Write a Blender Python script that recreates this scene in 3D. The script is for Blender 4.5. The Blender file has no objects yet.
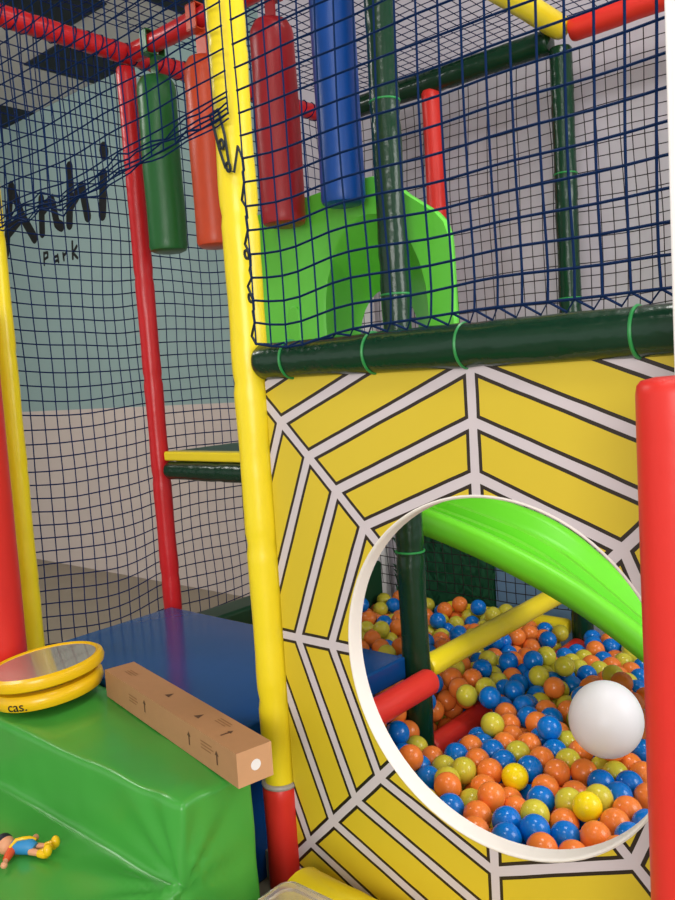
import bpy, bmesh, math, random
from mathutils import Vector, Matrix, noise
random.seed(7)
SC = bpy.context.scene
COL = SC.collection
K = 1.35            # camera height above the floor; builder coordinates are relative to the camera
PI = math.pi

# ball centres in the pit, millimetres from the eye point, and colour index
BALLS = [
[-812,1790,-1072,3],[-756,1706,-1090,0],[-1033,1714,-1077,0],[-835,1593,-1089,0],[-1045,1860,-1092,3],[-880,1648,-1085,1],[-1105,1633,-1093,1],[-1302,1742,-1058,0],[-1146,1687,-1072,0],[-824,1690,-1104,1],
[-923,1589,-1091,1],[-1067,2114,-1058,1],[-744,1790,-1094,0],[-971,1958,-1101,0],[-957,1653,-1091,1],[-1423,1847,-1057,1],[-912,1998,-1101,0],[-1034,1646,-1097,0],[-1178,1816,-1092,2],[-1239,2083,-1075,2],
[-916,1719,-1091,2],[-1118,1854,-1095,0],[-1254,1752,-1110,1],[-873,1820,-1093,2],[-1038,1930,-1097,1],[-943,1805,-1102,1],[-742,1862,-1095,0],[-1496,1937,-1045,0],[-1335,2237,-1065,1],[-1505,2113,-1071,1],
[-1641,2044,-1056,0],[-813,1860,-1084,2],[-1421,2234,-1075,2],[-857,1754,-1112,0],[-1001,1577,-1095,0],[-1225,2475,-1090,0],[-850,1963,-1100,1],[-1490,1826,-1042,0],[-1529,2269,-1228,0],[-1569,2255,-1070,1],
[-964,1873,-1106,0],[-790,2001,-1102,1],[-1256,2625,-1069,2],[-1333,2394,-1095,1],[-1312,2537,-1086,2],[-789,1926,-1100,1],[-1109,1997,-1099,2],[-1604,2104,-1071,1],[-1808,2251,-1053,2],[-1497,2062,-1120,2],
[-1611,2197,-1068,0],[-1038,2002,-1100,0],[-1251,1894,-1100,1],[-1116,1926,-1099,1],[-974,2034,-1102,2],[-1373,2616,-1066,1],[-1467,2602,-1083,1],[-1976,2362,-1053,0],[-1528,2269,-1128,0],[-846,2048,-1110,2],
[-1027,2567,-1064,0],[-1111,2069,-1103,0],[-1180,1892,-1097,0],[-1174,1967,-1099,1],[-1609,2763,-1072,1],[-1865,2383,-1057,2],[-1154,2205,-1098,0],[-1659,2275,-1055,1],[-1245,1964,-1102,0],[-1506,2479,-1079,1],
[-1783,2759,-1079,1],[-780,1635,-1109,0],[-1356,2686,-1068,2],[-1482,2372,-1076,0],[-1482,2954,-1106,1],[-986,1750,-1117,0],[-1533,2321,-1066,0],[-1145,1578,-1071,0],[-1588,2895,-1092,0],[-1033,2073,-1105,1],
[-1910,2531,-1081,0],[-838,2128,-1117,0],[-1252,2307,-1101,1],[-1247,1823,-1107,2],[-1315,1864,-1114,0],[-1758,2501,-1070,1],[-1094,1715,-1114,2],[-1513,2169,-1124,0],[-1689,3134,-1073,2],[-1194,3134,-1072,1],
[-2070,2733,-1081,0],[-1965,2886,-1079,1],[-1077,2617,-1065,2],[-970,2106,-1104,0],[-1099,1786,-1107,0],[-1478,2277,-1077,0],[-1797,3070,-1077,2],[-1208,2252,-1108,1],[-1513,3134,-1134,2],[-1276,2232,-1105,0],
[-1177,2043,-1107,0],[-1218,2724,-1126,1],[-2086,2639,-1066,2],[-1234,2174,-1110,0],[-1383,1882,-1106,2],[-1908,3134,-1076,1],[-1030,2151,-1109,2],[-1402,2325,-1077,2],[-1766,3134,-1076,2],[-1221,2607,-1128,1],
[-2007,3134,-1074,0],[-1572,2402,-1065,2],[-1571,2212,-1226,0],[-1543,2585,-1085,2],[-1687,2494,-1071,1],[-1128,2373,-1116,0],[-1844,2614,-1074,1],[-1285,2960,-1115,0],[-1650,2436,-1086,2],[-896,1903,-1117,0],
[-2031,2506,-1061,0],[-1265,3064,-1133,1],[-1587,2996,-1106,0],[-1537,2320,-1179,0],[-1162,3004,-1126,2],[-1192,2117,-1117,0],[-1543,2371,-1231,1],[-1698,2001,-1063,0],[-1786,2151,-1078,1],[-2323,3041,-1098,1],
[-1140,2275,-1107,1],[-1185,2330,-1111,0],[-2060,3088,-1096,0],[-1441,1923,-1088,0],[-2351,2976,-1104,2],[-1528,2510,-1236,0],[-2046,2812,-1116,2],[-2076,2869,-1090,2],[-2244,2756,-1075,0],[-1413,1750,-1076,1],
[-1534,2916,-1135,0],[-1185,1744,-1091,2],[-1690,2342,-1056,2],[-1931,2432,-1059,0],[-2189,3134,-1103,2],[-1779,2638,-1093,0],[-900,2096,-1127,2],[-2318,2715,-1063,1],[-1378,2507,-1119,1],[-2404,2902,-1071,1],
[-1312,1793,-1110,1],[-1033,1803,-1131,0],[-1166,2933,-1134,2],[-1671,2710,-1121,2],[-2086,2445,-1057,2],[-952,1524,-1091,2],[-2352,3134,-1087,0],[-1200,2794,-1129,2],[-2213,2695,-1101,2],[-1447,2487,-1119,2],
[-1855,2168,-1067,0],[-1555,2111,-1122,0],[-1593,2477,-1078,0],[-871,2093,-1062,0],[-1958,3021,-1129,2],[-1270,2774,-1129,2],[-1117,2521,-1086,0],[-1302,2498,-1143,1],[-1429,2557,-1121,0],[-1103,2845,-1131,0],
[-1182,2864,-1132,0],[-1761,3052,-1135,1],[-1770,2268,-1112,2],[-1744,2057,-1063,2],[-1015,1886,-1155,1],[-1229,3134,-1134,1],[-1390,2433,-1117,1],[-1381,1810,-1100,1],[-1742,2202,-1109,0],[-1799,2333,-1114,1],
[-1372,2874,-1132,1],[-1252,2844,-1131,0],[-1234,2913,-1134,1],[-1912,3081,-1138,1],[-2404,3076,-1092,2],[-1827,2399,-1116,0],[-1583,3134,-1133,1],[-1711,2835,-1128,1],[-1260,2440,-1140,2],[-1303,2893,-1133,2],
[-1371,3134,-1134,1],[-863,1463,-1054,2],[-1341,3070,-1135,1],[-1300,3134,-1134,0],[-1855,2465,-1118,1],[-1105,2432,-1084,1],[-2141,2839,-1092,0],[-1642,2001,-1112,1],[-1354,2944,-1135,1],[-2130,3031,-1119,0],
[-1323,2136,-1162,1],[-1570,2786,-1128,1],[-1177,2465,-1141,2],[-1246,2033,-1124,1],[-1742,2771,-1136,1],[-2295,3134,-1130,1],[-1959,3134,-1127,2],[-1320,2289,-1114,1],[-1724,2664,-1131,0],[-1020,2676,-1126,1],
[-826,2214,-1109,1],[-2002,2708,-1126,0],[-1617,2830,-1098,1],[-2177,2777,-1092,1],[-2404,2830,-1068,0],[-1782,2845,-1131,0],[-1833,3053,-1136,2],[-2073,2678,-1125,2],[-1353,1720,-1102,0],[-1498,2796,-1130,0],
[-1239,2538,-1124,2],[-2003,2866,-1136,2],[-1688,3071,-1133,0],[-1042,1520,-1079,0],[-1836,2977,-1133,0],[-690,1743,-1089,1],[-1108,2140,-1112,1],[-1413,2626,-1124,1],[-1626,2654,-1129,1],[-784,2082,-1109,0],
[-1516,2727,-1127,0],[-1361,2576,-1122,1],[-1285,1646,-1081,2],[-1896,2798,-1130,0],[-915,1636,-1146,1],[-1809,2911,-1133,2],[-1477,1863,-1103,2],[-1294,1697,-1132,2],[-1189,3070,-1136,2],[-1321,2824,-1131,2],
[-1726,3134,-1135,2],[-1498,2539,-1121,2],[-1549,3134,-1196,2],[-1052,2795,-1130,1],[-1699,2260,-1112,0],[-2012,2359,-1115,1],[-1931,2860,-1136,2],[-1654,3134,-1136,0],[-2029,3134,-1142,0],[-1951,2932,-1135,1],
[-1913,2285,-1111,0],[-1884,2604,-1132,1],[-1292,2596,-1123,1],[-727,1963,-1101,0],[-1534,1880,-1062,1],[-2044,2922,-1128,0],[-1765,2968,-1135,1],[-1596,2719,-1125,0],[-1085,2207,-1115,0],[-847,1861,-1147,1],
[-1549,3050,-1135,0],[-1272,2372,-1125,1],[-1941,2351,-1115,0],[-1226,3010,-1157,0],[-1181,1633,-1101,2],[-1738,2901,-1132,0],[-2237,3094,-1137,0],[-1786,2714,-1133,0],[-1157,2638,-1124,0],[-916,1846,-1155,0],
[-954,1997,-1160,1],[-1203,1858,-1154,2],[-2279,2717,-1123,0],[-1584,2311,-1115,0],[-1862,2537,-1134,1],[-1022,1698,-1146,2],[-1344,2646,-1125,2],[-1486,2327,-1130,0],[-2200,3033,-1135,1],[-2261,2643,-1121,2],
[-1688,2056,-1109,0],[-1969,2416,-1117,1],[-987,2556,-1122,0],[-2127,2543,-1091,2],[-1975,2643,-1124,2],[-795,1813,-1141,1],[-1686,2383,-1116,0],[-2236,2971,-1127,0],[-1979,2799,-1138,0],[-1613,2153,-1123,2],
[-1796,3114,-1137,0],[-1647,2776,-1131,1],[-1574,2435,-1233,0],[-2024,2412,-1071,0],[-1275,2666,-1125,1],[-1714,2448,-1118,0],[-1082,1660,-1155,0],[-1070,2726,-1127,2],[-880,1521,-1094,1],[-1586,2311,-1229,2]
]
LOOSE = [
[-2143,2001,-1218,1],[-2070,2001,-1218,0],[-1999,2001,-1218,1],[-1927,2001,-1218,2],[-1890,2062,-1220,1],[-1787,2001,-1218,2],[-1822,2063,-1220,0],[-1613,2154,-1223,0],[-1628,2253,-1227,2],[-1657,2318,-1229,1],
[-1603,2500,-1236,1],[-1547,2695,-1242,1],[-1560,2886,-1249,2],[-1620,3073,-1256,1],[-1584,3134,-1258,1],[-1513,3134,-1258,1],[-1508,2836,-1247,1],[-1542,2954,-1252,0],[-1371,2242,-1227,1],[-1250,1720,-1208,1],
[-1271,2257,-1227,2],[-1190,1681,-1207,1],[-1244,1862,-1213,0],[-1124,1784,-1211,1],[-1060,1817,-1212,2],[-994,1921,-1215,1],[-2282,2607,-1178,1],[-2178,2001,-1156,0],[-2214,2483,-1168,0],[-2126,2973,-1195,1],
[-2059,2262,-1169,0],[-2031,2810,-1186,2],[-1988,2248,-1166,2],[-1963,2001,-1157,2],[-1855,2001,-1218,0],[-1749,2820,-1188,0],[-1725,3072,-1194,2],[-1753,2081,-1221,0],[-1655,3059,-1195,0],[-1761,3134,-1197,0],
[-1663,2146,-1173,1],[-1579,2262,-1177,0],[-1614,2376,-1231,1],[-1575,2564,-1238,1],[-1556,2738,-1186,1],[-1619,3121,-1197,0],[-1528,1994,-1150,2],[-1556,2111,-1222,1],[-1538,2557,-1177,1],[-1526,2767,-1245,1],
[-1585,3011,-1253,0],[-1534,1695,-1144,2],[-1485,1927,-1155,0],[-1369,3053,-1198,1],[-1430,1790,-1150,0],[-1414,1931,-1154,1],[-1356,2143,-1223,2],[-1350,2537,-1179,2],[-1332,2606,-1182,0],[-1259,1579,-1142,1],
[-1362,1769,-1154,2],[-1391,1880,-1214,0],[-1279,2192,-1163,0],[-1320,2250,-1176,1],[-1303,2329,-1171,2],[-1356,2429,-1233,1],[-1264,2626,-1182,1],[-1265,3134,-1196,1],[-1122,1586,-1142,0],[-1210,1715,-1150,1],
[-1293,1758,-1168,1],[-1273,1971,-1166,1],[-1200,2250,-1227,1],[-1228,2337,-1169,0],[-1146,2598,-1181,1],[-1206,1787,-1152,2],[-1143,1820,-1154,0],[-1136,1961,-1159,0],[-1132,2032,-1161,0],[-1139,2101,-1162,2],
[-1106,2296,-1166,2],[-1146,1748,-1151,0],[-1079,1852,-1155,0],[-1076,1924,-1157,0],[-1015,2034,-1161,1],[-1074,2073,-1164,1],[-1074,1758,-1167,2],[-952,1922,-1158,0],[-954,2069,-1163,2],[-843,1637,-1146,1],
[-893,1962,-1158,2],[-893,2034,-1161,2],[-878,2131,-1187,2],[-948,2140,-1164,1],[-880,1699,-1149,1],[-859,1797,-1171,1],[-831,1929,-1158,0],[-866,2227,-1168,1],[-770,1965,-1159,2],[-771,2038,-1162,2],
[-2324,2115,-1109,0],[-2404,2217,-1102,1],[-2404,2572,-1116,0],[-2404,2866,-1131,0],[-2290,2275,-1108,0],[-2324,2608,-1120,2],[-2283,2790,-1126,2],[-2245,2952,-1194,1],[-2237,2227,-1107,0],[-2167,2868,-1153,1],
[-2106,2001,-1157,2],[-2108,2475,-1119,2],[-2036,2064,-1098,0],[-2110,2279,-1123,0],[-2079,2408,-1117,2],[-2019,2587,-1122,1],[-2048,2878,-1190,1],[-2035,2001,-1157,2],[-1984,2293,-1113,1],[-1995,2749,-1186,2],
[-1927,2063,-1159,1],[-1887,2123,-1165,0],[-1879,2184,-1132,0],[-1898,2408,-1117,2],[-1820,2830,-1189,0],[-1975,3134,-1196,1],[-1891,2001,-1157,2],[-1795,2101,-1167,0],[-1838,2118,-1114,0],[-1701,2001,-1149,0],
[-1706,2089,-1170,0],[-1747,2161,-1165,1],[-1677,2466,-1176,1],[-1606,2104,-1172,2],[-1662,2277,-1170,0],[-1619,2335,-1172,2],[-1578,2395,-1174,0],[-1620,2988,-1196,2],[-1584,3052,-1197,0],[-1534,1938,-1106,1],
[-1547,2061,-1170,0],[-1563,2161,-1174,1],[-1564,2492,-1177,1],[-1612,2545,-1180,1],[-1582,2601,-1144,2],[-1538,2807,-1189,0],[-1576,2854,-1152,0],[-1520,3015,-1226,1],[-1486,1746,-1154,0],[-1534,1820,-1098,2],
[-1534,1877,-1143,0],[-1457,1667,-1147,0],[-1493,1820,-1155,0],[-1429,1861,-1156,1],[-1375,2020,-1219,0],[-1366,2468,-1176,0],[-1281,2556,-1180,0],[-1307,1630,-1151,0],[-1361,1840,-1162,2],[-1267,2095,-1156,1],
[-1210,2566,-1185,2],[-1298,2746,-1186,1],[-1281,2814,-1189,0],[-1192,1567,-1124,0],[-1187,1621,-1170,0],[-1286,1828,-1166,0],[-1200,1929,-1157,1],[-1221,2144,-1178,2],[-1210,2213,-1166,0],[-1252,2270,-1161,0],
[-1231,2494,-1179,2],[-1162,2540,-1139,2],[-1121,2776,-1129,0],[-1158,3049,-1197,0],[-1158,3134,-1134,2],[-1150,1677,-1149,1],[-1139,1891,-1156,1],[-1309,2038,-1156,1],[-1158,2167,-1157,2],[-1182,2283,-1168,0],
[-1072,2320,-1110,2],[-1159,2349,-1175,2],[-1038,2606,-1124,0],[-1050,1597,-1144,1],[-1073,1995,-1161,0],[-987,2259,-1169,1],[-990,1635,-1151,0],[-997,1850,-1213,1],[-1013,1958,-1159,2],[-1003,2186,-1166,1],
[-968,2477,-1118,2],[-969,2625,-1124,0],[-951,1698,-1149,2],[-916,1760,-1151,0],[-896,2168,-1124,0],[-906,2237,-1109,1],[-898,2346,-1172,0],[-793,1744,-1140,0],[-749,1573,-1090,0],[-2358,2288,-1126,2],
[-2404,2281,-1072,0],[-2404,2501,-1113,0],[-2342,2536,-1114,2],[-2404,2644,-1118,2],[-2404,2715,-1121,0],[-2404,2939,-1133,0],[-2404,3134,-1135,2],[-2358,3081,-1147,2],[-2290,2410,-1127,1],[-2346,2359,-1148,1],
[-2282,2536,-1175,1],[-2339,2679,-1120,2],[-2344,2826,-1124,1],[-2301,2964,-1153,0],[-2346,3017,-1173,0],[-2298,3075,-1196,1],[-2205,2163,-1106,2],[-2173,2413,-1132,1],[-2280,2500,-1112,2],[-2276,2596,-1068,0],
[-2220,2754,-1143,0],[-2223,2829,-1134,0],[-2089,2977,-1135,0],[-2142,2001,-1095,0],[-2108,2063,-1101,2],[-2166,2223,-1107,0],[-2088,2328,-1171,0],[-2139,2344,-1126,1],[-2063,2531,-1121,0],[-2139,2654,-1112,0],
[-2151,2723,-1129,2],[-2166,2798,-1159,2],[-2123,2914,-1122,0],[-2159,3090,-1150,0],[-2110,3134,-1124,1],[-2070,2001,-1095,1],[-2103,2190,-1115,0],[-2036,2201,-1139,1],[-2144,2304,-1066,1],[-2076,2334,-1095,2],
[-2055,2750,-1149,0],[-2110,2781,-1117,1],[-2098,2844,-1152,0],[-2005,2975,-1156,0],[-2090,3076,-1159,0],[-1999,2001,-1095,0],[-2001,2131,-1100,2],[-1966,2188,-1129,0],[-2036,2465,-1119,1],[-1992,2521,-1120,1],
[-1939,2741,-1129,0],[-1868,2732,-1128,0],[-1994,3075,-1160,0],[-1927,2001,-1095,2],[-1964,2124,-1161,0],[-1891,2068,-1097,1],[-1842,2276,-1112,0],[-1926,2474,-1119,2],[-1792,2764,-1187,1],[-1853,2855,-1132,0],
[-1880,2920,-1133,1],[-1892,3016,-1156,0],[-1856,2001,-1094,1],[-1855,2062,-1158,1],[-1814,2210,-1110,1],[-1820,2001,-1156,2],[-1746,2107,-1116,2],[-1728,2325,-1114,0],[-1721,2519,-1130,0],[-1754,2557,-1182,0],
[-1666,2581,-1120,0],[-1678,2126,-1105,2],[-1626,2253,-1114,1],[-1656,2318,-1114,1],[-1614,2376,-1115,0],[-1574,2533,-1120,2],[-1671,2675,-1183,1],[-1617,2942,-1139,0],[-1560,2001,-1087,2],[-1570,2211,-1126,0],
[-1540,2371,-1119,0],[-1534,1682,-1073,2],[-1534,1749,-1101,0],[-1473,1784,-1095,0],[-1429,2374,-1123,1],[-1507,2610,-1142,1],[-1413,1721,-1141,1],[-1325,2396,-1166,0],[-1396,2696,-1127,0],[-1385,1576,-1096,1],
[-1365,2345,-1135,0],[-1204,2403,-1162,0],[-1139,2707,-1126,0],[-1247,2696,-1184,0],[-1327,2716,-1127,2],[-1267,1528,-1083,0],[-1236,1593,-1076,1],[-1240,1652,-1137,2],[-948,2397,-1058,1],[-1135,2417,-1174,0],
[-1086,2915,-1134,1],[-1118,3061,-1130,0],[-1114,1515,-1082,1],[-1057,2390,-1115,0],[-1103,2478,-1140,2],[-1088,2657,-1125,2],[-1074,1456,-1075,2],[-1011,2355,-1072,0],[-1038,2460,-1117,2],[-1056,2537,-1121,2],
[-1107,2588,-1122,0],[-973,1799,-1169,1],[-887,2306,-1112,0],[-918,2426,-1117,0],[-1016,2227,-1111,1],[-936,2210,-1167,0],[-917,2278,-1169,1],[-689,1671,-1086,0],[-681,1825,-1093,1],[-2314,2076,-1047,2],
[-2404,2145,-1101,2],[-2320,2362,-1082,0],[-2404,2465,-1050,0],[-2404,2537,-1052,0],[-2370,2608,-1065,1],[-2381,2679,-1062,2],[-2383,2751,-1063,0],[-2404,3016,-1130,0],[-2404,3053,-1193,0],[-2276,2167,-1103,0],
[-2333,2211,-1105,2],[-2267,2343,-1126,2],[-2404,2357,-1106,2],[-2404,2429,-1110,0],[-2342,2465,-1111,0],[-2211,2514,-1099,2],[-2342,2750,-1122,1],[-2341,2907,-1136,0],[-2271,3032,-1145,2],[-2184,2057,-1109,2],
[-2231,2101,-1080,0],[-2247,2310,-1064,1],[-2198,2287,-1110,0],[-2135,2392,-1074,0],[-2245,2572,-1127,1],[-2284,2865,-1126,0],[-2223,2901,-1125,2],[-2106,2001,-1033,0],[-2105,2237,-1064,0],[-2204,2357,-1098,1],
[-2232,2447,-1108,0],[-2165,2971,-1135,0],[-2042,3030,-1132,2],[-2075,2085,-1042,0],[-2073,2125,-1103,0],[-2045,2181,-1070,1],[-2046,2259,-1099,0],[-2090,2598,-1123,2],[-2035,2023,-1038,0],[-1922,2133,-1104,0],
[-1984,2230,-1076,2],[-1892,2001,-1033,1],[-1963,2070,-1098,2],[-1914,2219,-1082,2],[-1870,2342,-1114,2],[-1792,2526,-1129,0],[-1949,2577,-1121,1],[-1836,2660,-1130,0],[-1825,2789,-1130,0],[-1865,3134,-1133,2],
[-1802,2056,-1110,0],[-1760,2038,-1164,2],[-1814,2593,-1135,1],[-1911,2675,-1127,2],[-1757,2001,-1103,1],[-1668,2196,-1111,2],[-1784,2456,-1118,1],[-1756,2391,-1116,2],[-1738,2587,-1120,2],[-1702,2741,-1186,1],
[-1688,2950,-1137,1],[-1597,2054,-1120,1],[-1614,2453,-1146,1],[-1650,2512,-1130,0],[-1647,2876,-1146,1],[-1554,2989,-1169,1],[-1650,3011,-1136,0],[-1617,3073,-1137,0],[-1549,2442,-1121,0],[-1551,2664,-1130,2],
[-1534,1770,-1034,2],[-1444,1619,-1094,2],[-1472,1712,-1092,1],[-1410,1679,-1081,1],[-1378,2766,-1129,0],[-1314,1580,-1097,2],[-1354,1640,-1100,1],[-1192,1516,-1072,1]
]
# ------------------------------------------------------------------ camera
RM = Matrix(((0.76064129, 0.00799413, -0.6491232), (0.64603821, -0.10746047, 0.7557029), (-0.0637139, -0.99417722, -0.08690338)))
F_PX = 812.0
cam_d = bpy.data.cameras.new('camera'); cam = bpy.data.objects.new('camera', cam_d); COL.objects.link(cam)
cx, cy, cz = RM @ Vector((1, 0, 0)), RM @ Vector((0, -1, 0)), RM @ Vector((0, 0, -1))
m = Matrix((cx, cy, cz)).transposed().to_4x4(); m.translation = Vector((0, 0, K))
cam.matrix_world = m
cam_d.sensor_fit = 'VERTICAL'; cam_d.sensor_height = 36.0; cam_d.lens = 36.0 * F_PX / 900.0
cam_d.clip_start = 0.02
SC.camera = cam
def ray(x, y): return RM @ Vector((x - 337.5, y - 450.0, F_PX))
def on_y(x, y, D):
    r = ray(x, y); return r * (D / r.y)
def on_z(x, y, D):
    r = ray(x, y); return r * (D / r.z)

# ------------------------------------------------------------------ materials
def mat(name, col, rough=.4, var=.06, scale=18, bump=0., bscale=60, metallic=0., coat=0., trans=0., spec=.5, sss=0., ior=1.45, alpha=1.):
    M = bpy.data.materials.new(name); M.use_nodes = True
    nt = M.node_tree; N = nt.nodes; L = nt.links
    b = N['Principled BSDF']
    b.inputs['Roughness'].default_value = rough
    b.inputs['Metallic'].default_value = metallic
    b.inputs['Coat Weight'].default_value = coat
    b.inputs['Coat Roughness'].default_value = .12
    b.inputs['Transmission Weight'].default_value = trans
    b.inputs['IOR'].default_value = ior
    b.inputs['Specular IOR Level'].default_value = spec
    b.inputs['Alpha'].default_value = alpha
    if sss:
        b.inputs['Subsurface Weight'].default_value = sss
        b.inputs['Subsurface Radius'].default_value = (.02, .02, .02)
        b.inputs['Subsurface Scale'].default_value = 1.0
    tc = N.new('ShaderNodeTexCoord')
    nz = N.new('ShaderNodeTexNoise'); nz.inputs['Scale'].default_value = scale; nz.inputs['Detail'].default_value = 3
    L.new(tc.outputs['Object'], nz.inputs['Vector'])
    mx = N.new('ShaderNodeMix'); mx.data_type = 'RGBA'
    mx.inputs[6].default_value = tuple(min(1, c * (1 - var)) for c in col) + (1,)
    mx.inputs[7].default_value = tuple(min(1, c * (1 + var)) for c in col) + (1,)
    L.new(nz.outputs['Fac'], mx.inputs[0]); L.new(mx.outputs[2], b.inputs['Base Color'])
    if bump:
        n2 = N.new('ShaderNodeTexNoise'); n2.inputs['Scale'].default_value = bscale; n2.inputs['Detail'].default_value = 2
        L.new(tc.outputs['Object'], n2.inputs['Vector'])
        bp = N.new('ShaderNodeBump'); bp.inputs['Strength'].default_value = bump; bp.inputs['Distance'].default_value = .01
        L.new(n2.outputs['Fac'], bp.inputs['Height']); L.new(bp.outputs['Normal'], b.inputs['Normal'])
    return M
def srgb(r, g, b):
    return tuple(((c / 255) / 12.92 if c / 255 <= .04045 else ((c / 255 + .055) / 1.055) ** 2.4) for c in (r, g, b))

M = {}
M['yellow'] = mat('yellow_vinyl', srgb(244, 220, 38), .3, .04, bump=.12, bscale=25)
M['red'] = mat('red_vinyl', srgb(206, 34, 40), .32, .05, bump=.12, bscale=25)
M['scarlet'] = mat('scarlet_vinyl', srgb(222, 50, 42), .38, .04, bump=.1, bscale=20)
M['orange'] = mat('orange_vinyl', srgb(204, 74, 38), .35, .05, bump=.1, bscale=20)
M['green_bag'] = mat('green_vinyl', srgb(34, 104, 50), .35, .05, bump=.1, bscale=20)
M['blue_bag'] = mat('blue_vinyl', srgb(10, 70, 150), .35, .05, bump=.1, bscale=20)
M['crimson'] = mat('crimson_vinyl', srgb(164, 32, 40), .35, .05, bump=.1, bscale=20)
M['dark_green'] = mat('dark_green_vinyl', srgb(14, 52, 33), .22, .08, bump=.25, bscale=30)
M['tie'] = mat('green_cable_tie', srgb(40, 140, 70), .4)
M['blue_mat'] = mat('blue_mat_vinyl', srgb(12, 68, 132), .17, .04, bump=.05, bscale=9)
M['green_mat'] = mat('dark_green_mat_vinyl', srgb(30, 70, 45), .4)
M['lime'] = mat('lime_plastic', srgb(102, 206, 68), .38, .04)
M['slide'] = mat('slide_plastic', srgb(118, 230, 48), .36, .03)
M['block'] = mat('green_block_vinyl', srgb(72, 164, 66), .26, .07, scale=5, bump=.16, bscale=7)
M['card'] = mat('cardboard', srgb(176, 130, 90), .85, .05, scale=40)
M['card_end'] = mat('cardboard_end', srgb(205, 156, 114), .85, .04, scale=40)
M['ink'] = mat('brown_ink', srgb(95, 66, 46), .8)
M['white'] = mat('white_paint', srgb(240, 238, 238), .5, .01)
M['edge'] = mat('white_edging', srgb(236, 230, 222), .5, .02)
M['panel_back'] = mat('panel_back', srgb(205, 180, 60), .6)
M['toy_yellow'] = mat('toy_yellow_plastic', srgb(246, 196, 24), .22, .03)
M['lid'] = mat('glossy_clear_lid', srgb(214, 204, 192), .07, .03, metallic=.55)
M['black'] = mat('black_paint', srgb(24, 24, 24), .6)
M['dark'] = mat('gap_shade_brown', srgb(60, 30, 20), .6)  # dark brown standing for the shade in the drum's gap
M['net_blue'] = mat('blue_net_cord', srgb(6, 34, 74), .8, spec=.15)
M['net_navy'] = mat('navy_net_cord', srgb(20, 36, 80), .8, spec=.15)
M['net_black'] = mat('black_net_cord', srgb(46, 40, 42), .8, spec=.2)
M['rope'] = mat('dark_lacing_cord', srgb(28, 38, 44), .7)
M['teal_wall'] = mat('teal_wall_paint', srgb(146, 170, 168), .8, .03, scale=2)
M['grey_wall'] = mat('lilac_grey_wall_paint', srgb(196, 190, 200), .8, .03, scale=2)
M['low_wall'] = mat('pale_wall_paint', srgb(206, 192, 184), .8, .03, scale=2)
M['ceiling'] = mat('ceiling_paint', srgb(214, 208, 204), .85, .03, scale=2)
M['ceiling_dark'] = mat('dark_ceiling_tile', srgb(26, 32, 40), .7, .06)
M['floor'] = mat('grey_floor', srgb(150, 138, 120), .55, .08, scale=3)
M['hedge'] = mat('dark_leaf_green', srgb(38, 104, 70), .6, .2)
M['pale_blue'] = mat('pale_blue_board', srgb(128, 164, 204), .6)
M['tub'] = mat('cloudy_plastic', srgb(236, 226, 224), .25, .02, trans=.85)
M['ink_faint'] = mat('faint_ink', srgb(146, 104, 66), .8)
M['steel'] = mat('grey_sleeve_rim', srgb(168, 160, 156), .5)
M['skin'] = mat('toy_skin', srgb(226, 160, 120), .5)
M['toy_blue'] = mat('toy_blue', srgb(50, 140, 200), .5)
M['toy_orange'] = mat('toy_orange', srgb(224, 84, 40), .5)
M['ball_o'] = mat('orange_ball_plastic', srgb(246, 134, 58), .22, .05, scale=6)
M['ball_b'] = mat('blue_ball_plastic', srgb(6, 118, 214), .18, .05, scale=6)
M['ball_g'] = mat('yellow_green_ball_plastic', srgb(212, 202, 64), .2, .06, scale=6)
M['ball_y'] = mat('bright_yellow_ball_plastic', srgb(252, 226, 20), .22, .03, scale=6)
M['white_ball'] = mat('white_balloon_rubber', srgb(232, 232, 238), .4, .01)

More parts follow.
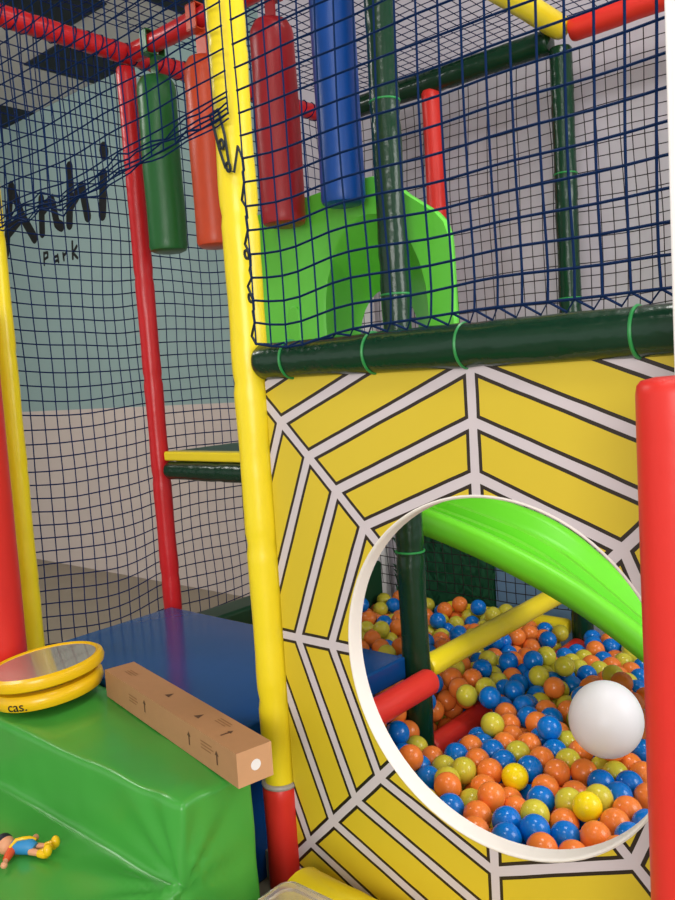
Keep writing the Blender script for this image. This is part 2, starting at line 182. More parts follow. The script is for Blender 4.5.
def web_material():
    W = bpy.data.materials.new('yellow_web_print'); W.use_nodes = True
    nt = W.node_tree; N = nt.nodes; L = nt.links; b = N['Principled BSDF']
    b.inputs['Roughness'].default_value = .42
    tc = N.new('ShaderNodeTexCoord'); sp = N.new('ShaderNodeSeparateXYZ'); L.new(tc.outputs['Object'], sp.inputs[0])
    def mth(op, a, c=None, clamp=False):
        n = N.new('ShaderNodeMath'); n.operation = op; n.use_clamp = clamp
        for i, v in enumerate((a, c)):
            if v is None: continue
            if isinstance(v, (int, float)): n.inputs[i].default_value = v
            else: L.new(v, n.inputs[i])
        return n.outputs[0]
    x, z = sp.outputs['X'], sp.outputs['Z']
    r = mth('SQRT', mth('ADD', mth('MULTIPLY', x, x), mth('MULTIPLY', z, z)))
    th = mth('ARCTAN2', z, x)
    pp = mth('PINGPONG', mth('ADD', th, 2 * PI), PI / 8)          # angle from the nearest spoke
    spoke = mth('MULTIPLY', r, mth('SINE', pp))
    ap = mth('MULTIPLY', r, mth('COSINE', mth('SUBTRACT', PI / 8, pp)))   # apothem distance
    d = spoke
    for R_ in (.412, .520, .630, .745, .85, .96):
        d = mth('MINIMUM', d, mth('ABSOLUTE', mth('SUBTRACT', ap, R_ * math.cos(PI / 8))))
    nz = N.new('ShaderNodeTexNoise'); nz.inputs['Scale'].default_value = 7; L.new(tc.outputs['Object'], nz.inputs['Vector'])
    d = mth('ADD', d, mth('MULTIPLY', mth('SUBTRACT', nz.outputs['Fac'], .5), .004))
    grey = mth('LESS_THAN', d, .0098); blk = mth('LESS_THAN', d, .0172)
    n2 = N.new('ShaderNodeTexNoise'); n2.inputs['Scale'].default_value = 3; L.new(tc.outputs['Object'], n2.inputs['Vector'])
    base = N.new('ShaderNodeMix'); base.data_type = 'RGBA'
    base.inputs[6].default_value = srgb(210, 184, 36) + (1,); base.inputs[7].default_value = srgb(218, 192, 50) + (1,)
    L.new(n2.outputs['Fac'], base.inputs[0])
    m1 = N.new('ShaderNodeMix'); m1.data_type = 'RGBA'; L.new(blk, m1.inputs[0]); L.new(base.outputs[2], m1.inputs[6]); m1.inputs[7].default_value = srgb(40, 28, 20) + (1,)
    m2 = N.new('ShaderNodeMix'); m2.data_type = 'RGBA'; L.new(grey, m2.inputs[0]); L.new(m1.outputs[2], m2.inputs[6]); m2.inputs[7].default_value = srgb(206, 196, 200) + (1,)
    L.new(m2.outputs[2], b.inputs['Base Color'])
    return W
M['web'] = web_material()

# ------------------------------------------------------------------ mesh builder
class MB:
    def __init__(s): s.v = []; s.f = []; s.mi = []; s.cur = 0
    def add(s, vs, fs):
        o = len(s.v); s.v += [Vector(p) for p in vs]
        for f in fs: s.f.append([o + i for i in f]); s.mi.append(s.cur)
    def box(s, x0, x1, y0, y1, z0, z1):
        s.add([(x, y, z) for z in (z0, z1) for y in (y0, y1) for x in (x0, x1)],
              [(0, 2, 3, 1), (4, 5, 7, 6), (0, 1, 5, 4), (2, 6, 7, 3), (0, 4, 6, 2), (1, 3, 7, 5)])
    def tube(s, pts, r, n=8, closed=False, caps=True):
        pts = [Vector(p) for p in pts]; k = len(pts); rings = []
        up = None
        for i, p in enumerate(pts):
            a = pts[(i - 1) % k] if (closed or i > 0) else p
            b = pts[(i + 1) % k] if (closed or i < k - 1) else p
            t = (b - a).normalized()
            if up is None:
                up = Vector((0, 0, 1)) if abs(t.z) < .9 else Vector((1, 0, 0))
            u = (up - t * up.dot(t)).normalized(); w = t.cross(u); up = u
            rr = r[i] if isinstance(r, (list, tuple)) else r
            rings.append([p + (u * math.cos(2 * PI * j / n) + w * math.sin(2 * PI * j / n)) * rr for j in range(n)])
        vs = [v for rg in rings for v in rg]; fs = []
        for i in range(k if closed else k - 1):
            a, b = i * n, ((i + 1) % k) * n
            for j in range(n): fs.append((a + j, a + (j + 1) % n, b + (j + 1) % n, b + j))
        if caps and not closed:
            fs.append(tuple(range(n))[::-1]); fs.append(tuple((k - 1) * n + j for j in range(n)))
        s.add(vs, fs)
    def lathe(s, prof, base, axis=(0, 0, 1), n=32, sx=1., sy=1., wob=None):
        ax = Vector(axis).normalized(); ref = Vector((0, 0, 1)) if abs(ax.z) < .9 else Vector((1, 0, 0))
        u = (ref - ax * ref.dot(ax)).normalized(); w = ax.cross(u); base = Vector(base)
        vs = []; fs = []
        for i, (r, h) in enumerate(prof):
            for j in range(n):
                a = 2 * PI * j / n; rr = r * (1 + (wob(i, j, h, a) if wob else 0))
                vs.append(base + ax * h + u * math.cos(a) * rr * sx + w * math.sin(a) * rr * sy)
        for i in range(len(prof) - 1):
            for j in range(n):
                fs.append((i * n + j, i * n + (j + 1) % n, (i + 1) * n + (j + 1) % n, (i + 1) * n + j))
        if prof[0][0] > 1e-6: fs.append(tuple(range(n))[::-1])
        if prof[-1][0] > 1e-6: fs.append(tuple((len(prof) - 1) * n + j for j in range(n)))
        s.add(vs, fs)
    def ball(s, c, r, n=16, k=10, sc=(1, 1, 1)):
        c = Vector(c)
        prof = [(r * math.sin(PI * i / k), -r * math.cos(PI * i / k)) for i in range(k + 1)]
        o = len(s.v); s.lathe(prof, (0, 0, 0), (0, 0, 1), n)
        for v in s.v[o:]: v.x = v.x * sc[0] + c.x; v.y = v.y * sc[1] + c.y; v.z = v.z * sc[2] + c.z
    def ring(s, c, axis, R, r, n=28, m_=8):
        ax = Vector(axis).normalized(); ref = Vector((0, 0, 1)) if abs(ax.z) < .9 else Vector((1, 0, 0))
        u = (ref - ax * ref.dot(ax)).normalized(); w = ax.cross(u)
        s.tube([Vector(c) + (u * math.cos(2 * PI * i / n) + w * math.sin(2 * PI * i / n)) * R for i in range(n)], r, m_, closed=True)
    def prism(s, poly, axis, a, b):       # poly of 2-D points extruded along an axis ('x': (y,z), 'y': (x,z))
        n = len(poly)
        mk = (lambda p, t: (t, p[0], p[1])) if axis == 'x' else (lambda p, t: (p[0], t, p[1]))
        s.add([mk(p, a) for p in poly] + [mk(p, b) for p in poly],
              [tuple(range(n))[::-1], tuple(range(n, 2 * n))] + [(i, (i + 1) % n, n + (i + 1) % n, n + i) for i in range(n)])
    def xf(s, mtx, start=0):
        for i in range(start, len(s.v)): s.v[i] = mtx @ s.v[i]
    def build(s, name, mats, parent=None, smooth=True, angle=40, origin=None, bevel=0, bseg=3, sub=0):
        if not isinstance(mats, (list, tuple)): mats = [mats]
        if parent is not None:
            og = Vector(parent['wloc'])
        elif origin is not None: og = Vector(origin) + Vector((0, 0, K))
        else:
            xs = [v.x for v in s.v]; ys = [v.y for v in s.v]; zs = [v.z for v in s.v]
            og = Vector(((min(xs) + max(xs)) / 2, (min(ys) + max(ys)) / 2, min(zs) + K))
        me = bpy.data.meshes.new(name)
        me.from_pydata([tuple(v + Vector((0, 0, K)) - og) for v in s.v], [], s.f)
        for mt in mats: me.materials.append(mt)
        for p, i in zip(me.polygons, s.mi): p.material_index = i
        bm = bmesh.new(); bm.from_mesh(me); bmesh.ops.remove_doubles(bm, verts=bm.verts, dist=1e-6)
        bmesh.ops.recalc_face_normals(bm, faces=bm.faces); bm.to_mesh(me); bm.free()
        o = bpy.data.objects.new(name, me); COL.objects.link(o)
        o['wloc'] = tuple(og)
        if parent is not None: o.parent = parent
        else: o.location = og
        if parent is not None and parent.type != 'EMPTY': o.location = (0, 0, 0)
        if bevel:
            md = o.modifiers.new('bevel', 'BEVEL'); md.width = bevel; md.segments = bseg; md.limit_method = 'ANGLE'; md.angle_limit = math.radians(30)
        if sub:
            md = o.modifiers.new('sub', 'SUBSURF'); md.levels = sub; md.render_levels = sub
        if smooth:
            for p in me.polygons: p.use_smooth = True
            me.set_sharp_from_angle(angle=math.radians(angle))
        return o
def tag(o, label=None, cat=None, group=None, kind=None):
    if label: o['label'] = label
    if cat: o['category'] = cat
    if group: o['group'] = group
    if kind: o['kind'] = kind
    return o
def thing(name, label, cat, loc, group=None):
    o = bpy.data.objects.new(name, None); COL.objects.link(o)
    w = Vector(loc) + Vector((0, 0, K)); o.location = w; o['wloc'] = tuple(w); o.empty_display_size = .1
    return tag(o, label, cat, group)
def struct(o): o['kind'] = 'structure'; return o

# ------------------------------------------------------------------ the room
mb = MB(); mb.box(-9.5, 3.2, -3.6, 3.45, -1.45, -1.35); struct(mb.build('floor', M['floor'], smooth=False))
mb = MB()
CZ = 2.157
def dark_tile(i, j): return (i + j) % 2 == 0
mb.box(-9.5, 3.2, -3.6, 3.55, CZ + .002, CZ + .1)
for i in range(-8, 9):
    for j in range(0, 8):
        if dark_tile(i, j):
            x0 = -4.98 + i * .615; y1 = 3.449 - j * .6
            mb.cur = 1; mb.box(x0, x0 + .44, y1 - .52, y1, CZ - .006, CZ + .002); mb.cur = 0
struct(mb.build('ceiling', [M['ceiling'], M['ceiling_dark']], smooth=False))
mb = MB()
XW = -3.35
mb.cur = 0; mb.box(-9.5, XW, 3.45, 3.55, -.105, CZ)
mb.cur = 1; mb.box(-9.5, XW, 3.45, 3.55, -1.35, -.105)
mb.cur = 2; mb.box(XW, 3.2, 3.45, 3.55, -1.35, CZ)
struct(mb.build('wall_back', [M['teal_wall'], M['low_wall'], M['grey_wall']], smooth=False))
mb = MB(); mb.box(-9.6, -9.5, -3.6, 3.55, -1.35, CZ); struct(mb.build('wall_left', M['teal_wall'], smooth=False))
mb = MB(); mb.box(-2.70, -2.64, 3.41, 3.4499, -1.35, .9); struct(mb.build('trim_1', M['white'], smooth=False, bevel=.006))
# white wall end beside the structure, right edge of the picture
mb = MB(); mb.box(-.397, .25, 1.225, 1.300, -1.35, 2.157); struct(mb.build('wall_right', M['white'], smooth=False, bevel=.004))

# lettering on the wall
S5 = 5.1923
def wp(a, b): return (a / S5, 120 + b / S5)
STROKES = {'A': ([[(57, 345), (48, 470), (33, 690)], [(60, 350), (115, 500), (178, 612)], [(42, 590), (112, 500)]], .046),
           'n': ([[(214, 412), (219, 585)], [(222, 470), (268, 408), (296, 540), (318, 552)]], .042),
           'h': ([[(360, 245), (362, 400), (360, 540)], [(364, 450), (424, 345), (455, 500)]], .044),
           'i': ([[(537, 285), (531, 490)]], .046), 'dot': ([[(536, 150), (542, 170)]], .050),
           'p': ([[(228, 690), (230, 752)], [(230, 692), (247, 687), (248, 712), (231, 722)]], .011),
           'a': ([[(298, 706), (280, 712), (282, 736), (300, 728)], [(299, 700), (304, 738)]], .011),
           'r': ([[(327, 692), (332, 728)], [(329, 706), (345, 688)]], .011),
           'k': ([[(375, 632), (378, 720)], [(398, 655), (379, 690), (402, 716)]], .012)}
sign = thing('wall_lettering', 'black handwritten Anhi park lettering painted on the teal wall', 'sign', (-5.7, 3.449, 1.0))
for ch in ('A', 'n', 'h', 'i', 'p', 'a', 'r', 'k'):
    mb = MB()
    for key in ([ch, 'dot'] if ch == 'i' else [ch]):
        st, rr = STROKES[key]
        for s_ in st:
            pts = [on_y(*wp(*p), 3.449) for p in s_]
            fine = []
            for a, b in zip(pts, pts[1:]): fine += [a.lerp(b, t / 4) for t in range(4)]
            fine.append(pts[-1])
            mb.tube(fine, rr, 10)
            for e in (fine[0], fine[-1]): mb.ball(e, rr, 10, 6)
    for v in mb.v: v.y = 3.449 + (v.y - 3.449) * .06
    mb.build('letter', M['black'], sign)

# ------------------------------------------------------------------ padded posts and beams
def pad_profile(L, r, seg, ph, cap=True):
    prof = []; n = max(8, int(L / .025)); 
    if cap: prof += [(0, 0), (r * .6, .0005), (r * .88, .004), (r, .014)]
    else: prof += [(r, 0)]
    for i in range(1, n):
        h = .014 + (L - .028) * i / n
        q = ((h + ph) / seg) % 1.0; d = min(q, 1 - q) * seg
        prof.append((r * (1 - .10 * math.exp(-(d / .014) ** 2) + .025 * math.cos(2 * PI * q)), h))
    if cap: prof += [(r, L - .014), (r * .88, L - .004), (r * .6, L - .0005), (0, L)]
    else: prof += [(r, L)]
    return prof
def pad(mb, p0, p1, r, seg=.42, ph=0., seed=0, n=28, taper=0.):
    p0, p1 = Vector(p0), Vector(p1); L = (p1 - p0).length
    def wob(i, j, h, a):
        return taper * (h / L - .5) + .035 * (noise.noise(Vector((math.cos(a) * 1.3 + seed, math.sin(a) * 1.3, h * 9))) ) + .02 * noise.noise(Vector((math.cos(a) * 3 + seed, math.sin(a) * 3, h * 22)))
    mb.lathe(pad_profile(L, r, seg, ph), p0, p1 - p0, n, wob=wob)
SEED = [0]
def post(name, label, cat, p0, p1, r, material, seg=.42, ph=0., ties=(), group=None, part='foam_sleeve'):
    SEED[0] += 3.7
    p0, p1 = Vector(p0), Vector(p1); ax = (p1 - p0).normalized()
    if not ties:
        mb = MB(); pad(mb, p0, p1, r, seg, ph, SEED[0]); return tag(mb.build(name, material, origin=p0), label, cat, group)
    t = thing(name, label, cat, p0, group)
    mb = MB(); pad(mb, p0, p1, r, seg, ph, SEED[0]); mb.build(part, material, t)
    for d in ties:
        mb = MB(); mb.ring(p0 + ax * d, ax, r * 1.0, .0035, 30, 6); mb.build('cable_tie', M['tie'], t)
    return t

# front left: yellow over red
T = thing('padded_post', 'tall yellow padded post at the left edge of the webbed panel', 'post', (-1.45, 1.383, -1.35))
mb = MB(); pad(mb, (-1.45, 1.383, -1.03), (-1.45, 1.383, 1.365), .0445, .40, .16, 2.2, taper=.16); mb.build('yellow_sleeve', M['yellow'], T)
mb = MB(); pad(mb, (-1.45, 1.383, -1.35), (-1.45, 1.383, -1.008), .047, .6, .1, 5.5); o = mb.build('red_sleeve', M['scarlet'], T); o['label'] = 'red padded foot of the yellow post'
mb = MB(); mb.ring((-1.45, 1.383, -1.011), (0, 0, 1), .042, .007, 30, 8); o = mb.build('sleeve_rim', M['steel'], T); o['label'] = 'grey rolled rim on top of the red foot'
post('padded_post', 'thin yellow padded post at the far left entrance corner beside the red bollard', 'post', (-2.640, 1.383, -1.35), (-2.640, 1.383, 1.365), .037, M['yellow'], .40, .1)
post('padded_post', 'tall red padded post behind the blue mat at the side net', 'post', (-2.65, 2.0, -1.35), (-2.672, 2.0, 1.25), .0365, M['red'], .40, .2)
post('padded_post', 'dark green padded post seen through the hole and up past the front net', 'post', (-1.45, 2.0, -1.35), (-1.45, 2.0, 1.365), .0435, M['dark_green'], .43, .05, ties=(.81, 1.59, 2.15))
post('padded_post', 'dark green padded post at the back corner under the yellow top beam', 'post', (-1.45, 3.22, -1.35), (-1.45, 3.22, 1.27), .0455, M['dark_green'], .42, .1, ties=(1.62, 2.12))
post('padded_post', 'dark green padded post at the far back corner behind the lime slide hood', 'post', (-2.65, 3.22, -1.35), (-2.65, 3.22, 1.27), .037, M['dark_green'], .42, .3)
post('padded_post', 'short red padded post hanging below the dark green top beam behind the lime hood', 'post', (-2.075, 3.22, -.2), (-2.075, 3.22, 1.27), .043, M['scarlet'], .6, .3)

# beams
t = post('padded_beam', 'thick dark green padded beam along the top of the webbed panel', 'beam', (-1.412, 1.383, .053), (-.37, 1.383, .046), .0435, M['dark_green'], .9, .3, ties=(.102, .345, .572, .909))
post('padded_beam', 'dark green padded beam under the yellow platform edge', 'beam', (-2.606, 2.0, -.318), (-1.49, 2.0, -.318), .0365, M['dark_green'], .5, .2)
post('padded_beam', 'red padded beam beside the blue mat, running to the green post inside the hole', 'beam', (-1.385, 1.43, -.936), (-1.383, 1.975, -.930), .0395, M['scarlet'], 2., 1., )
post('padded_beam', 'yellow padded beam running back over the ball pit from the green post', 'beam', (-1.45, 2.043, -.925), (-1.45, 3.175, -.925), .0375, M['yellow'], .55, .1)
post('padded_beam', 'red padded beam half buried in the pit balls at the foot of the green post', 'beam', (-1.45, 2.04, -1.195), (-1.45, 3.18, -1.195), .04, M['scarlet'], .7, .2)
sb = thing('padded_beam', 'red padded top beam running back from the front, lashed with net cord', 'beam', (-2.65, 1.40, 1.29))
mb = MB(); pad(mb, (-2.65, 1.40, 1.29), (-2.65, 3.18, 1.29), .036, .3, .1, 9.1); mb.build('foam_sleeve', M['red'], sb)
mb = MB(); mb.tube([(-2.65 + .0395 * math.cos(i * .7), 1.42 + i * .0062, 1.29 + .0395 * math.sin(i * .7)) for i in range(280)], .0028, 4); mb.build('net_lashing', M['net_navy'], sb)
post('padded_beam', 'red padded cross beam that carries the hanging punch bags', 'beam', (-2.612, 2.0, 1.285), (-1.49, 2.0, 1.285), .036, M['red'], .5, .1)
post('padded_beam', 'yellow padded top beam running back to the dark green corner post', 'beam', (-1.45, 2.04, 1.33), (-1.45, 3.235, 1.345), .046, M['yellow'], .7, .2)
post('padded_beam', 'dark green padded top beam along the back net', 'beam', (-2.61, 3.22, 1.305), (-1.49, 3.22, 1.305), .050, M['dark_green'], .8, .2)
post('padded_beam', 'red padded top beam leading right from the dark green corner post', 'beam', (-1.405, 3.22, 1.32), (-.1, 3.22, 1.335), .047, M['scarlet'], .8, .2)
post('padded_beam', 'yellow padded rail low along the back of the ball pit', 'beam', (-2.12, 3.205, -1.125), (-1.5, 3.205, -1.125), .035, M['yellow'], .8, .2)

# bollards at the picture's edges
mb = MB(); 
rc = Vector((-.385, 1.131, 0))
def bollard(name, label, x, y, ztop, r, material, seed):
    mb = MB(); L = ztop + 1.35
    prof = [(0, 0), (r * .97, 0), (r, .02)] + [(r, .02 + (L - .045) * i / 40) for i in range(1, 40)] + [(r, L - .02), (r * .965, L - .008), (r * .86, L - .001), (r * .5, L + .003), (0, L + .004)]
    mb.lathe(prof, (x, y, -1.35), (0, 0, 1), 40, wob=lambda i, j, h, a: .012 * noise.noise(Vector((math.cos(a) * 2 + seed, math.sin(a) * 2, h * 5))))
    return tag(mb.build(name, material), label, 'bollard')
bollard('padded_bollard', 'big bright red padded bollard standing in front of the webbed panel by the white wall', -.366, 1.135, -.028, .052, M['scarlet'], 1)
bollard('padded_bollard', 'red padded bollard left of the thin yellow post, cut by the picture edge', -2.492, 1.142, .3, .125, M['scarlet'], 4)

# ------------------------------------------------------------------ webbed panel with the round hole
HC = Vector((-.822, 1.383, -.615)); HR = .369; WC = Vector((-.834, 1.383, -.62))
panel = thing('webbed_panel', 'yellow play panel printed with a spider web around a big round hole', 'panel', (HC.x, HC.y, -1.33))
mb = MB()
x0, x1, z0, z1 = -1.404, -.30, -1.335, .012
n = 96; ang = [2 * PI * i / n for i in range(n)]
def rect_pt(a):
    c, s_ = math.cos(a), math.sin(a); t = 9
    for lim, d in ((x1 - HC.x, c), (x0 - HC.x, c), (z1 - HC.z, s_), (z0 - HC.z, s_)):
        if abs(d) > 1e-9 and lim / d > 0: t = min(t, lim / d)
    return (HC.x + c * t, HC.z + s_ * t)
cor = [math.atan2(z - HC.z, x - HC.x) % (2 * PI) for x in (x0, x1) for z in (z0, z1)]
ang = sorted(set(ang + cor)); n = len(ang)
inn = [(HC.x + HR * math.cos(a), HC.z + HR * math.sin(a)) for a in ang]; out = [rect_pt(a) for a in ang]
yF, yB = 1.383, 1.416
mb.add([(p[0], yF, p[1]) for p in inn] + [(p[0], yF, p[1]) for p in out], [(i, (i + 1) % n, n + (i + 1) % n, n + i) for i in range(n)])
mb.cur = 1
mb.add([(p[0], yB, p[1]) for p in inn] + [(p[0], yB, p[1]) for p in out], [(i, (i + 1) % n, n + (i + 1) % n, n + i) for i in range(n)])
mb.add([(p[0], yF, p[1]) for p in out] + [(p[0], yB, p[1]) for p in out], [(i, (i + 1) % n, n + (i + 1) % n, n + i) for i in range(n)])
o = mb.build('board', [M['web'], M['panel_back']], panel, smooth=False)
# keep the print centred on the hole
o.location = Vector((WC.x, WC.y, WC.z + K)) - Vector(panel['wloc'])
for v in o.data.vertices: v.co -= o.location
mb = MB()
prof = [(HR + .001, 1.3822), (HR - .002, 1.3805), (HR - .005, 1.3825), (HR - .006, 1.386), (HR - .006, 1.422), (HR + .001, 1.424)]
vs = []; fs = []; nn = 96; kk = len(prof)
for i in range(nn):
    a = 2 * PI * i / nn
    for r_, y_ in prof: vs.append((HC.x + r_ * math.cos(a), y_, HC.z + r_ * math.sin(a)))
for i in range(nn):
    for j in range(kk): fs.append((i * kk + j, i * kk + (j + 1) % kk, ((i + 1) % nn) * kk + (j + 1) % kk, ((i + 1) % nn) * kk + j))
mb.add(vs, fs); o = mb.build('hole_edging', M['edge'], panel, angle=60); o['label'] = 'white edging strip around the round hole'

# ------------------------------------------------------------------ nets
def cord_net(P, nu, nv, r, lines_u=None, lines_v=None, knots=0.):
    """P(i, j) -> point; tubes along both families"""
    mb = MB()
    for i in range(nu + 1):
        js = [j for j in range(nv + 1) if P(i, j) is not None]
        if len(js) > 1: mb.tube([P(i, j) for j in js], r, 4, caps=False)
    for j in range(nv + 1):
        is_ = [i for i in range(nu + 1) if P(i, j) is not None]
        if len(is_) > 1: mb.tube([P(i, j) for i in is_], r, 4, caps=False)
    if knots:
        for i in range(nu + 1):
            for j in range(nv + 1):
                p = P(i, j)
                if p is not None:
                    k = knots; p = Vector(p)
                    mb.add([p + Vector(d) * k for d in ((1, 0, 0), (-1, 0, 0), (0, 1, 0), (0, -1, 0), (0, 0, 1), (0, 0, -1))],
                           [(0, 2, 4), (2, 1, 4), (1, 3, 4), (3, 0, 4), (2, 0, 5), (1, 2, 5), (3, 1, 5), (0, 3, 5)])
    return mb
def nz3(a, b, c, amp): return noise.noise(Vector((a, b, c))) * amp

# front net above the panel, and above the entrance
def P_front(i, j):
    x = -1.366 + i * .0485; z = .108 + j * .0505
    sag = -.030 * math.exp(-((x + 1.25) / .13) ** 2) * max(0, 1 - max(0, z - .15) / .5)
    tight = 1 if j > 0 else .5
    return Vector((x + nz3(x * 3, z * 3, 1, .010) * tight, 1.325 + nz3(x * 2, z * 2, 5, .006), z + sag + nz3(x * 4, z * 4, 9, .010) * tight))
net = thing('safety_net', 'blue knotted safety net in front, above the webbed panel', 'net', (-.9, 1.333, .08))
mb = cord_net(P_front, 20, 26, .0026, knots=.0045); mb.build('netting', M['net_blue'], net)
mb = MB()
pts = []
for i in range(0, 20):
    a = P_front(i, 0); pts.append(a); pts.append(Vector((a.x + .024, 1.345, .090)))
mb.tube(pts, .0026, 4)
mb.build('bottom_lacing', M['net_blue'], net)
mb = MB(); pts = []
for j in range(0, 9):
    a = P_front(0, j); pts.append(Vector(a)); pts.append(Vector((-1.392 + .010 * (j % 2), 1.338, a.z + .02 + .008 * (j % 3))))
    if j % 2: pts.append(Vector((-1.376, 1.336, a.z + .03)))
for e in ((-1.405, 1.333, .49), (-1.43, 1.330, .505), (-1.445, 1.329, .55), (-1.458, 1.329, .60), (-1.470, 1.330, .635), (-1.44, 1.329, .64), (-1.425, 1.330, .58), (-1.418, 1.331, .51)): pts.append(Vector(e))
mb.tube(pts, .0034, 5)
for q in ((-1.42, 1.330, .505), (-1.383, 1.333, .30), (-1.38, 1.333, .2), (-1.436, 1.329, .56)): mb.ring(q, (.3, 1, .2), .010, .0035, 14, 5)
o = mb.build('side_lacing', M['rope'], net); o['label'] = 'dark cord lacing the net to the yellow post'

def P_ent(i, j):
    x = -2.66 + i * .0485; z = .615 + j * .0505
    droop = -.02 * math.sin(PI * (x + 2.66) / 1.26) - .075 * (-1.4 - x) / 1.26
    return Vector((x + nz3(x * 3, z * 3, 21, .012), 1.322 + nz3(x * 2, z * 2, 25, .010), z + droop * max(0, 1 - j / 9) + nz3(x * 4, z * 4, 29, .014)))
net = thing('safety_net', 'blue safety net hanging over the open entrance, its lower edge bunched', 'net', (-2.0, 1.333, .6))
mb = cord_net(P_ent, 26, 17, .0024, knots=.004); mb.build('netting', M['net_blue'], net)
mb = MB()
for q in range(5):
    mb.tube([P_ent(i, 0) + Vector((nz3(i * .5, q * 3, 2, .01), nz3(i * .5, q * 5, 3, .016), nz3(i * .5, q * 7, 4, .028) + .012 * (q - 1))) for i in range(27)], .0026, 4)
o = mb.build('bunched_edge', M['net_blue'], net); o['label'] = 'bunched lower edge of the entrance net'

def P_side(i, j):
    y = 1.425 + i * .049; z = -.99 + j * .0495
    b = .03 * math.sin(PI * min(1, max(0, (y - 1.42) / .56))) if y < 1.98 else .02 * math.sin(PI * (y - 2.0) / 1.2)
    low = max(0, -z - .2) * .07
    return Vector((-2.70 + b + nz3(y * 2, z * 2, 31, .01), y + nz3(y * 3, z * 3, 35, .016), z + nz3(y * 3, z * 3, 39, .02) - .02 * math.sin(PI * min(1, (y - 1.42) / .58)) ))
mb = cord_net(P_side, 36, 46, .0024); tag(mb.build('safety_net', M['net_navy']), 'dark navy side net stretched past the tall red post', 'net')
def P_back(i, j):
    x = -2.63 + i * .0495; z = -1.08 + j * .05
    return Vector((x + nz3(x * 2, z * 2, 41, .02), 3.29 + nz3(x * 2, z * 2, 45, .02), z + nz3(x * 2, z * 2, 49, .02)))
mb = cord_net(P_back, 48, 47, .0021); tag(mb.build('safety_net', M['net_black']), 'thin black net along the back of the play frame against the grey wall', 'net')
def P_top(i, j):
    x = -2.645 + i * .0495; y = 1.36 + j * .0495
    s_ = -.015 * math.sin(PI * ((x + 2.65) % 1.2) / 1.2)
    return Vector((x + nz3(x * 2, y * 2, 51, .015), y + nz3(x * 2, y * 2, 55, .015), 1.385 + s_ + nz3(x * 3, y * 3, 59, .012)))
mb = cord_net(P_top, 47, 38, .0021); tag(mb.build('safety_net', M['net_navy']), 'dark net roof stretched over the top beams', 'net')

# ------------------------------------------------------------------ hanging bags
def bag(label, x, ztop, zbot, r, material, strap_w, tilt=0., zs=1.33, seed=0):
    t = thing('punch_bag', label, 'punch bag', (x, 2.0, zbot), 'padded punch bags hanging from the red cross beam')
    mb = MB(); L = ztop - zbot
    prof = [(0, 0), (r * .75, .0), (r * .93, .006), (r, .022), (r * .985, .045)] + [(r * (1 - .02 * i / 12), .045 + (L - .1) * i / 12) for i in range(1, 13)] + [(r * .93, L - .035), (r * .75, L - .012), (r * .4, L - .002), (0, L)]
    mb.lathe(prof, (x, 2.0, zbot), (0, 0, 1), 32, wob=lambda i, j, h, a: .05 * noise.noise(Vector((math.cos(a) + seed, math.sin(a), h * 4))))
    mb.build('bag', material, t)
    mb = MB(); w = strap_w / 2
    mb.box(x - w, x + w, 1.996, 2.004, ztop - .03, 1.25); mb.box(x - w, x + w, 1.957, 1.961, 1.24, 1.325); mb.box(x - w, x + w, 2.039, 2.043, 1.24, 1.325)
    mb.box(x - w, x + w, 1.957, 2.043, 1.322, 1.326); mb.box(x - w, x + w, 1.957, 2.043, 1.238, 1.242)
    mb.build('strap', material, t, smooth=False)
bag('green padded punch bag, nearest the tall red post', -2.497, 1.17, .520, .073, M['green_bag'], .035, seed=1)
bag('orange padded punch bag hanging partly behind the yellow post', -2.225, 1.16, .497, .072, M['orange'], .05, seed=2)
bag('red padded punch bag between the yellow post and the blue bag', -1.885, 1.175, .515, .073, M['crimson'], .04, seed=3)
bag('blue padded punch bag beside the dark green post', -1.628, 1.20, .535, .069, M['blue_bag'], .05, seed=4)

# ------------------------------------------------------------------ platform, mats
pl = thing('platform', 'padded step platform with a yellow edge behind the tall red post', 'platform', (-2.1, 2.4, -.3))
mb = MB(); mb.box(-2.62, -1.72, 2.045, 2.95, -.30, -.245); mb.build('deck', M['green_mat'], pl, smooth=False, bevel=.008)
mb = MB(); mb.box(-2.615, -1.72, 1.985, 2.043, -.279, -.242); o = mb.build('edge_pad', M['yellow'], pl, smooth=False, bevel=.008); o['label'] = 'yellow padded front edge'
def softmat(name, label, cat, x0, x1, y0, y1, z0, z1, material, bev):
    mb = MB(); mb.box(x0, x1, y0, y1, z0, z1); return tag(mb.build(name, material, smooth=True, angle=80, bevel=bev, bseg=4), label, cat)
fm = thing('floor_mat', 'glossy blue vinyl mat on the entrance level behind the cardboard box', 'mat', (-2.05, 1.6, -1.35))
mb = MB(); mb.box(-2.606, -1.505, 1.300, 1.40, -.932, -.862); mb.v = []; mb.f = []; mb.mi = []
pol = [(-2.592, 1.335), (-1.512, 1.335), (-1.512, 1.44), (-1.458, 1.44), (-1.458, 1.955), (-2.606, 1.955), (-2.606, 1.44), (-2.592, 1.44)]
nP = len(pol)
mb.add([(x, y, -.932) for x, y in pol] + [(x, y, -.862) for x, y in pol], [tuple(range(nP))[::-1], tuple(range(nP, 2 * nP))] + [(i, (i + 1) % nP, nP + (i + 1) % nP, nP + i) for i in range(nP)])
mb.build('top_pad', M['blue_mat'], fm, angle=80, bevel=.02, bseg=4)
mb = MB(); mb.box(-2.58, -1.58, 1.345, 1.95, -1.35, -.934); mb.build('base', M['blue_mat'], fm, angle=80, bevel=.01)
softmat('padded_block', 'dark green padded block beyond the blue mat at the side net', 'mat', -2.60, -2.46, 2.05, 3.15, -1.35, -.915, M['green_mat'], .015)
mb = MB(); mb.box(-2.44, -.3, 1.43, 3.16, -1.35, -1.266); struct(mb.build('floor_pit', M['floor'], smooth=False))
